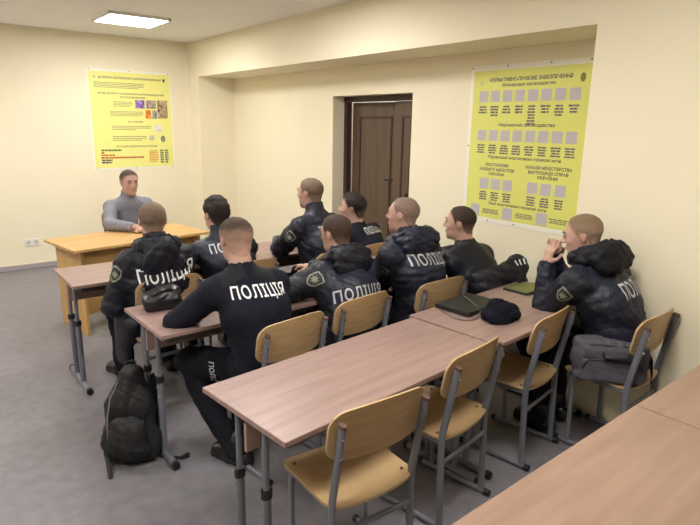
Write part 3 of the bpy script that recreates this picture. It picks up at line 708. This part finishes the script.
def hair_mat(style, rgb, low):
    k = (style, rgb, low)
    if k in HM: return HM[k]
    m = bpy.data.materials.new('hair'); m.use_nodes = True; nt = m.node_tree; N = nt.nodes; L = nt.links; b = N['Principled BSDF']; b.inputs['Roughness'].default_value = .75; b.inputs['Specular IOR Level'].default_value = .25
    at = N.new('ShaderNodeAttribute'); at.attribute_name = 'hair_cover'; no = N.new('ShaderNodeTexNoise'); no.inputs['Scale'].default_value = 55; no.inputs['Detail'].default_value = 4
    tc = N.new('ShaderNodeTexCoord'); L.new(tc.outputs['Object'], no.inputs['Vector'])
    ma = N.new('ShaderNodeMath'); ma.operation = 'MULTIPLY_ADD'; ma.inputs[1].default_value = .5; ma.inputs[2].default_value = -.25; L.new(no.outputs['Fac'], ma.inputs[0])
    ad = N.new('ShaderNodeMath'); ad.operation = 'ADD'; ad.use_clamp = True; L.new(at.outputs['Fac'], ad.inputs[0]); L.new(ma.outputs[0], ad.inputs[1])
    mx = N.new('ShaderNodeMix'); mx.data_type = 'RGBA'; mx.inputs[6].default_value = (*lin(low), 1); mx.inputs[7].default_value = (*lin(rgb), 1)
    L.new(ad.outputs[0], mx.inputs[0]); a2 = N.new('ShaderNodeAttribute'); a2.attribute_name = 'hair_edge'; m2 = N.new('ShaderNodeMix'); m2.data_type = 'RGBA'; m2.inputs[6].default_value = (*lin((188, 146, 127)), 1)
    L.new(a2.outputs['Fac'], m2.inputs[0]); L.new(mx.outputs[2], m2.inputs[7]); L.new(m2.outputs[2], b.inputs['Base Color'])
    bp = N.new('ShaderNodeBump'); bp.inputs['Strength'].default_value = .5; bp.inputs['Distance'].default_value = .004; n3 = N.new('ShaderNodeTexNoise'); n3.inputs['Scale'].default_value = 220
    L.new(tc.outputs['Object'], n3.inputs['Vector']); L.new(n3.outputs['Fac'], bp.inputs['Height']); L.new(bp.outputs[0], b.inputs['Normal'])
    HM[k] = m; return m
D = radians
# the presenter behind the yellow desk
person('person in a grey turtleneck seated behind the yellow desk, facing the room', (1.75, 5.78), (1.715, 5.60, 1.19), D(184), D(176), D(-8),
       elbows=[(1.88, 5.48, .81), (1.47, 5.46, .81)], wrists=[(1.76, 5.22, .802), (1.62, 5.22, .802)], hands=[dict(d=V3(-1, -.35, 0)), dict(d=V3(1, -.3, 0))],
       top='turtleneck', topmat=m_grey, hair='short', hairrgb=(78, 66, 58), fade=(.0, .07), fadergb=(140, 116, 102), legs=m_jeans, seed=11, hem=False)
# first row
person('hooded police officer at the far left desk, head between shoulders, back to us', (1.17, 3.45), (1.17, 3.43, 1.17), D(2), D(10), D(-6),
       tail=True, elbows=[(.93, 3.45, .70), (1.40, 3.66, .84)], wrists=[(1.06, 3.73, .81), (1.34, 3.92, .802)], feet=[(1.06, 3.86, .09), (1.36, 3.80, .09)], toes=[(-.35, 1, 0), (.1, 1, 0)],
       hood=(.95, .32, .75, m_jacket), text=((1.185, 3.30, .87), .075, .35, D(4), m_wprint), hairrgb=(112, 94, 80), fade=(-.07, .02), fadergb=(150, 124, 106), seed=2, patch=1)
person('dark-haired officer in the first row, partly hidden behind the faded-hair officer', (1.72, 3.46), (1.69, 3.64, 1.14), D(5), D(-6), D(-6),
       elbows=[(1.58, 3.74, .84), (1.97, 3.72, .84)], 
       topmat=m_navy, hair='thick', hairrgb=(46, 38, 36), fade=(-.08, -.02), fadergb=(70, 56, 50), text=((1.70, 3.34, .95), .065, .30, 0, m_gprint), seed=3, bulk=.024)
person('tall close-cropped officer in front of the niche wall, elbow on the desk', (2.47, 3.43), (2.43, 3.56, 1.25), D(-8), D(-22), D(-2),
       elbows=[(2.24, 3.68, .812), (2.57, 3.77, .84)], wrists=[(2.36, 3.92, .812), (2.55, 3.97, .802)], topmat=m_navy, hairrgb=(108, 90, 76), fade=(-.07, .03), fadergb=(156, 130, 112),
       text=((2.53, 3.32, .98), .066, .27, 0, m_gprint), patch=1, seed=4)
person('messy dark-haired officer in a sweatshirt looking left, below the door', (2.98, 3.46), (2.88, 3.60, 1.10), D(-8), D(-38), D(0),
       elbows=[(2.85, 3.72, .84), (3.22, 3.72, .84)], top='sweatshirt', hair='messy', hairrgb=(44, 37, 36), fade=(-.04, .0), fadergb=(90, 72, 64), text=((3.04, 3.42, .925), .06, .27, D(3), m_wprint), seed=5)
# second row
person('officer in a dark sweatshirt with bright white back lettering and faded hair', (1.36, 2.37), (1.29, 2.56, 1.185), D(4), D(2), D(-8),
       elbows=[(1.06, 2.58, .84), (1.58, 2.70, .84)], wrists=[(1.16, 2.80, .802), (1.42, 2.88, .802)], knees=[(1.11, 2.74, .48), (1.46, 2.77, .49)], feet=[(1.20, 2.42, .09), (1.42, 2.78, .09)], toes=[(-.3, .9, 0), (.1, 1, 0)],
       top='sweatshirt', hair='short', hairrgb=(72, 58, 49), fade=(-.01, .07), fadergb=(186, 150, 132), text=((1.305, 2.26, .968), .062, .285, D(-3), m_wprint), pads=True, seed=6, bulk=.02)
person('brown-haired officer slouching in the middle of the second row, turned away', (1.94, 2.445), (2.01, 2.67, 1.125), D(6), D(-12), D(-8),
       elbows=[(1.73, 2.62, .842), (2.19, 2.80, .842)], wrists=[(1.86, 2.92, .802), (2.15, 3.05, .802)], hood=(.95, .06, .6, m_jacket), topmat=m_navy, hair='short', hairrgb=(72, 56, 48), fade=(-.08, .01), fadergb=(120, 94, 80),
       text=((1.98, 2.40, .805), .066, .33, D(2), m_gprint), patch=1, seed=7)
person('shaven-headed officer in a hooded jacket looking left, second row', (2.54, 2.44), (2.46, 2.56, 1.215), D(-2), D(-24), D(0),
       elbows=[(2.36, 2.60, .842), (2.74, 2.72, .86)], wrists=[(2.33, 2.92, .802), (2.66, 2.95, .802)], hood=(1.1, .03, .7, m_navy), topmat=m_navy, hair='shaved', hairrgb=(128, 108, 97), fade=(-.05, .05), fadergb=(160, 133, 118),
       text=((2.53, 2.28, .952), .068, .34, D(-4), m_gprint), patch=1, seed=8)
person('officer in a plain black top by the yellow wall poster, face in profile', (3.04, 2.42), (2.95, 2.51, 1.125), D(-5), D(-30), D(-2),
       elbows=[(2.90, 2.64, .84), (3.22, 2.62, .84)], top='sweatshirt', topmat=m_jacket, hair='short', hairrgb=(62, 49, 42), fade=(-.05, .01), fadergb=(116, 92, 80), seed=9, bulk=.03)
# front right
hd = V3(2.915, 1.60, 1.19)
person('fair-haired officer at the right wall resting his chin on clasped hands', (3.0, 1.36), hd, D(6), D(-24), D(-14),
       elbows=[(2.80, 1.65, .812), (3.07, 1.72, .812)], wrists=[(2.855, 1.77, 1.035), (2.93, 1.79, 1.035)], knees=[(2.84, 1.78, .49), (3.06, 1.80, .49)], feet=[(2.80, 1.66, .09), (3.0, 1.7, .09)],
       hands=[dict(d=V3(.05, -.15, 1), n=V3(.8, -.3, 0), c=(.6, .8, .5)), dict(d=V3(-.15, -.2, 1), n=V3(-.8, -.3, 0), c=(.7, .9, .5))],
       hood=(1.05, .05, .8, m_hood), hoodup=.03, topmat=m_navy, hair='short', hairrgb=(126, 106, 84), fade=(-.03, .08), fadergb=(162, 136, 118), text=((3.02, 1.22, .96), .085, .30, D(6), m_gprint), patch=1, seed=10)

# lettering along the seated officer's thigh
S_, E_, W_, NB_, TV, TF, org, to, bv, rt, fw, sp = SLEEVE['officer in a dark sweatshirt with bright white back lettering and faded hair']
bt = BVHTree.FromPolygons([tuple(v) for v in TV], TF.tolist())
V, Fc = text_mesh('ПОЛІЦІЯ', .036, .02)
out, Fc = lay_on(V, Fc, bt, (1.13, 2.55, .475), (.1, 0, -1), (.85, -.5, 0), reach=.3)
meshobj('lettering', [np.array(v)-org for v in out], Fc, m_gprint, to)

# ================================================================== THINGS
def sdf_obj(name, s, m, parent=None, origin=None):
    V, Fq = s.mesh()
    return meshobj(name, V if origin is None or parent is None else V-np.asarray(origin), Fq, m, parent, True, origin if parent is None else None)
# backpack on the floor
bo = V3(.765, 2.77, 0); Rb = rotm(D(28), D(0)); bp = empty('backpack', tuple(bo)); bp.scale = (.93, .95, 1.1); tag(bp, 'black backpack standing on the floor beside the middle desk', 'backpack')
lean = rotm(D(28)); lean = lean@np.array([[1, 0, 0], [0, cos(.12), sin(.12)], [0, -sin(.12), cos(.12)]])
Q = lambda x, y, z: bo+lean@V3(x, y, z)
s = SDF(bo+V3(-.35, -.35, -.02), bo+V3(.35, .4, .6), .006)
s.op(ec(Q(0, .02, .10), Q(0, .02, .28), lean[:, 0], .145, .095, .13, .085), .03)  .op(ec(Q(0, .02, .28), Q(.01, .03, .41), lean[:, 0], .13, .085, .065, .05), .05).op(rbox(Q(0, .03, .09), (.14, .09, .08), .04, lean), .04)
s.wrinkle(.012, 26, 5).cut(V3(0, 0, .004), V3(0, 0, -1)); sdf_obj('main_bag', s, m_bagb, bp, bo)
s = SDF(bo+V3(-.35, -.35, -.02), bo+V3(.35, .4, .6), .006)
s.op(ec(Q(-.01, -.085, .10), Q(-.01, -.08, .20), lean[:, 0], .115, .05, .095, .04), .03).wrinkle(.010, 34, 7).cut(V3(0, 0, .004), V3(0, 0, -1)); sdf_obj('front_pocket', s, m_bagb, bp, bo)
s = SDF(bo+V3(-.35, -.35, -.02), bo+V3(.35, .4, .6), .006); s.op(ec(Q(-.145, .0, .10), Q(-.13, .0, .17), lean[:, 1], .06, .03, .05, .02), .02).wrinkle(.006, 34, 8); sdf_obj('side_pocket', s, m_bagb, bp, bo)
lc = lambda *p: tuple(lean@V3(*p))
MB().tube([lc(-.03, .06, .44), lc(-.025, .065, .475), lc(.015, .065, .485), lc(.03, .06, .445)], .008, 8).build('handle', m_bagb, bp, True)
MB().tube([lc(-.118, -.07, .12), lc(-.118, -.055, .24), lc(-.10, -.03, .33), lc(-.06, -.01, .40)], .004, 8).build('zipper', m_zip, bp, True)
MB().tube([lc(.10, .11, .40), lc(.12, .15, .25), lc(.12, .14, .08), lc(.16, .10, .02)], .018, 8, rb=.005).build('shoulder_strap', m_bagb, bp, True)
MB().tube([lc(-.08, .11, .40), lc(-.10, .15, .25), lc(-.10, .14, .08), lc(-.12, .10, .02)], .018, 8, rb=.005).build('shoulder_strap', m_bagb, bp, True)
MB().tube([lc(.13, .02, .03), (.17, -.10, .008), (.22, -.14, .006), (.27, -.12, .006)], .005, 8, rb=.013).tube([(.22, -.155, .008), (.245, -.135, .008), (.275, -.13, .008), (.26, -.155, .008)], .005, 8, closed=True).build('loose_strap', m_bagb, bp, True)
MB().tube([lc(-.13, -.06, .06), (-.155, -.08, .02), (-.16, -.10, .008)], .004, 8, rb=.012).build('loose_strap', m_bagb, bp, True)
# grey messenger bag on the chair
gdir = unit(V3(2.93-2.70, 1.15-1.42, 0)); go = V3(2.80, 1.305, .452); Rg = np.stack([gdir, np.cross(V3(0, 0, 1), gdir), V3(0, 0, 1)], 1)
gb = empty('messenger_bag', tuple(go)); tag(gb, 'grey canvas messenger bag wedged on the chair beside the seated officer', 'bag')
G = lambda x, y, z: go+Rg@V3(x, y, z)
s = SDF(go+V3(-.3, -.3, -.03), go+V3(.3, .3, .32), .006); s.op(rbox(G(0, 0, .115), (.185, .046, .11), .04, Rg), .01).wrinkle(.011, 26, 3).cut(go+V3(0, 0, .003), V3(0, 0, -1)); sdf_obj('bag_body', s, m_bagg, gb, go)
s = SDF(go+V3(-.3, -.3, -.03), go+V3(.3, .3, .32), .006); s.op(rbox(G(0, -.048, .075), (.155, .018, .062), .016, Rg), .01).wrinkle(.005, 28, 4); sdf_obj('front_pocket', s, m_bagg, gb, go)
gl = lambda *p: tuple(Rg@V3(*p))
MB().tube([gl(-.16, -.03, .19), gl(-.1, -.038, .208), gl(.1, -.038, .208), gl(.16, -.03, .19)], .005, 8).tube([gl(-.15, -.066, .09), gl(-.12, -.066, .135), gl(.12, -.066, .135), gl(.15, -.066, .09)], .004, 8).build('zipper', m_cap, gb, True)
MB().tube([gl(-.05, -.06, .175), gl(-.045, -.085, .155), gl(.07, -.085, .155), gl(.075, -.06, .175)], .012, 8, rb=.006).build('handle', m_cap, gb, True)
MB().tube([gl(.175, .03, .18), gl(.20, .0, .13), gl(.205, -.03, .06), gl(.19, -.07, .04)], .016, 8, rb=.004).build('shoulder_strap', m_cap, gb, True)
# black bag on the middle desk
ko = V3(1.03, 2.955, .7505); kb = empty('shoulder_bag', tuple(ko)); tag(kb, 'small black leather bag lying on the desk at the officer\'s elbow', 'bag')
s = SDF(ko+V3(-.2, -.2, -.02), ko+V3(.2, .2, .2), .005); s.op(rbox(ko+V3(0, 0, .045), (.10, .06, .048), .035, rotm(D(8))), .01).op(ell(ko+V3(.03, .0, .09), (.07, .04, .022)), .03).wrinkle(.008, 34, 2).cut(ko+V3(0, 0, .001), V3(0, 0, -1)); sdf_obj('bag_body', s, m_shoe, kb, ko)
MB().tube([(-.08, -.03, .06), (-.05, -.045, .10), (.03, -.045, .112), (.085, -.03, .08), (.11, .0, .03)], .010, 8, rb=.005).build('strap', m_shoe, kb, True)
# laptop, cable, hat and folder on the front desk
la = empty('laptop', (2.44, 1.975, .7505), D(5)); tag(la, 'closed black laptop lying on the desk behind the knitted hat', 'laptop')
MB().box(-.16, .16, -.115, .115, .003, .018).build('base', m_cap, la, bevel=.003)
MB().box(-.162, .162, -.117, .117, .0195, .028).build('lid', m_lap, la, bevel=.003)
MB().box(-.14, -.12, -.1, -.08, 0, .003).box(.12, .14, -.1, -.08, 0, .003).box(-.14, -.12, .08, .1, 0, .003).box(.12, .14, .08, .1, 0, .003).build('rubber_foot', m_cap, la)
cb = MB(); pts = [(2.26, 2.02, .755), (2.235, 1.94, .7545), (2.22, 1.87, .7545), (2.245, 1.82, .7545), (2.31, 1.81, .7545), (2.36, 1.83, .757), (2.40, 1.86, .772), (2.44, 1.95, .785), (2.50, 2.06, .783), (2.56, 2.13, .76), (2.57, 2.15, .7545)]
import itertools
def smooth(P, n=6):
    P = [Vector(p) for p in P]; out = []
    for i in range(len(P)-1):
        p0, p1, p2, p3 = P[max(i-1, 0)], P[i], P[i+1], P[min(i+2, len(P)-1)]
        for k in range(n):
            t = k/n; out.append(.5*((2*p1)+(-p0+p2)*t+(2*p0-5*p1+4*p2-p3)*t*t+(-p0+3*p1-3*p2+p3)*t**3))
    return out+[P[-1]]
c = cb.tube(smooth(pts), .003, 8).build('cable', mat('grey_cable', (96, 94, 84), .5), None, True); tag(c, 'thin grey cable looped around the closed laptop', 'cable')
ho = V3(2.42, 1.735, .7505); s = SDF(ho+V3(-.2, -.2, -.02), ho+V3(.2, .2, .2), .005)
s.op(ell(ho+V3(0, 0, .030), (.105, .075, .045), rotm(D(15))), .01).op(ell(ho+V3(-.02, .025, .06), (.055, .045, .035)), .03).op(rc(ho+V3(-.05, -.03, .05), ho+V3(.07, -.02, .045), .02, .02), .02).sub(ell(ho+V3(.0, .0, .095), (.05, .02, .018), rotm(D(30))), .015)
s.op(rc(ho+V3(-.09, -.02, .03), ho+V3(-.02, .06, .05), .022, .02), .012).wrinkle(.012, 40, 6).cut(ho+V3(0, 0, .0), V3(0, 0, -1)); hat = sdf_obj('knitted_hat', s, m_knit, None, ho); tag(hat, 'crumpled navy knitted hat lying on the desk beside the laptop', 'hat')
fo = empty('folder', (3.03, 2.0, .7505), D(4)); tag(fo, 'thin dark folder with olive green top on the desk by the right wall', 'folder')
MB().box(-.13, .13, -.085, .085, 0, .012).build('cover', m_cap, fo, bevel=.002); MB().box(-.118, .118, -.073, .073, .012, .0135).build('green_sheet', m_green, fo)
# jacket over the chair by the poster
jo_ = V3(3.045, 2.20, .415); s = SDF(jo_+V3(-.35, -.2, -.2), jo_+V3(.35, .35, .55), .007)
s.op(rbox(jo_+V3(0, -.005, .18), (.225, .045, .24), .04), .02).op(rc(jo_+V3(-.19, .02, .37), jo_+V3(.17, .02, .44), .05, .045), .05).op(rc(jo_+V3(-.20, .03, .35), jo_+V3(-.22, .0, .05), .045, .05), .04).op(rc(jo_+V3(.18, .02, .42), jo_+V3(.21, .0, .1), .04, .045), .04)
s.wrinkle(.012, 26, 12); V, Fq = s.mesh(); dj = meshobj('draped_jacket', V, Fq, m_jacket, None, True, jo_); tag(dj, 'black jacket hanging over the chair back by the yellow wall poster', 'jacket')
bv = BVHTree.FromPolygons([tuple(v) for v in V], Fq.tolist()); mb_ = MB()
for k in range(3):
    Vq = np.array([(-.012, -.02, 0), (.0, -.02, 0), (.006, .02, 0), (-.006, .02, 0)]); o2, F2 = lay_on(Vq, [(0, 1, 2, 3)], bv, jo_+V3(.11+k*.032, -.02, .445-.004*k), (1, 0, .1), (0, .6, .6), reach=.12); mb_.add([np.array(v)-jo_ for v in o2], F2)
mb_.build('reflective_stripe', m_wprint, dj)
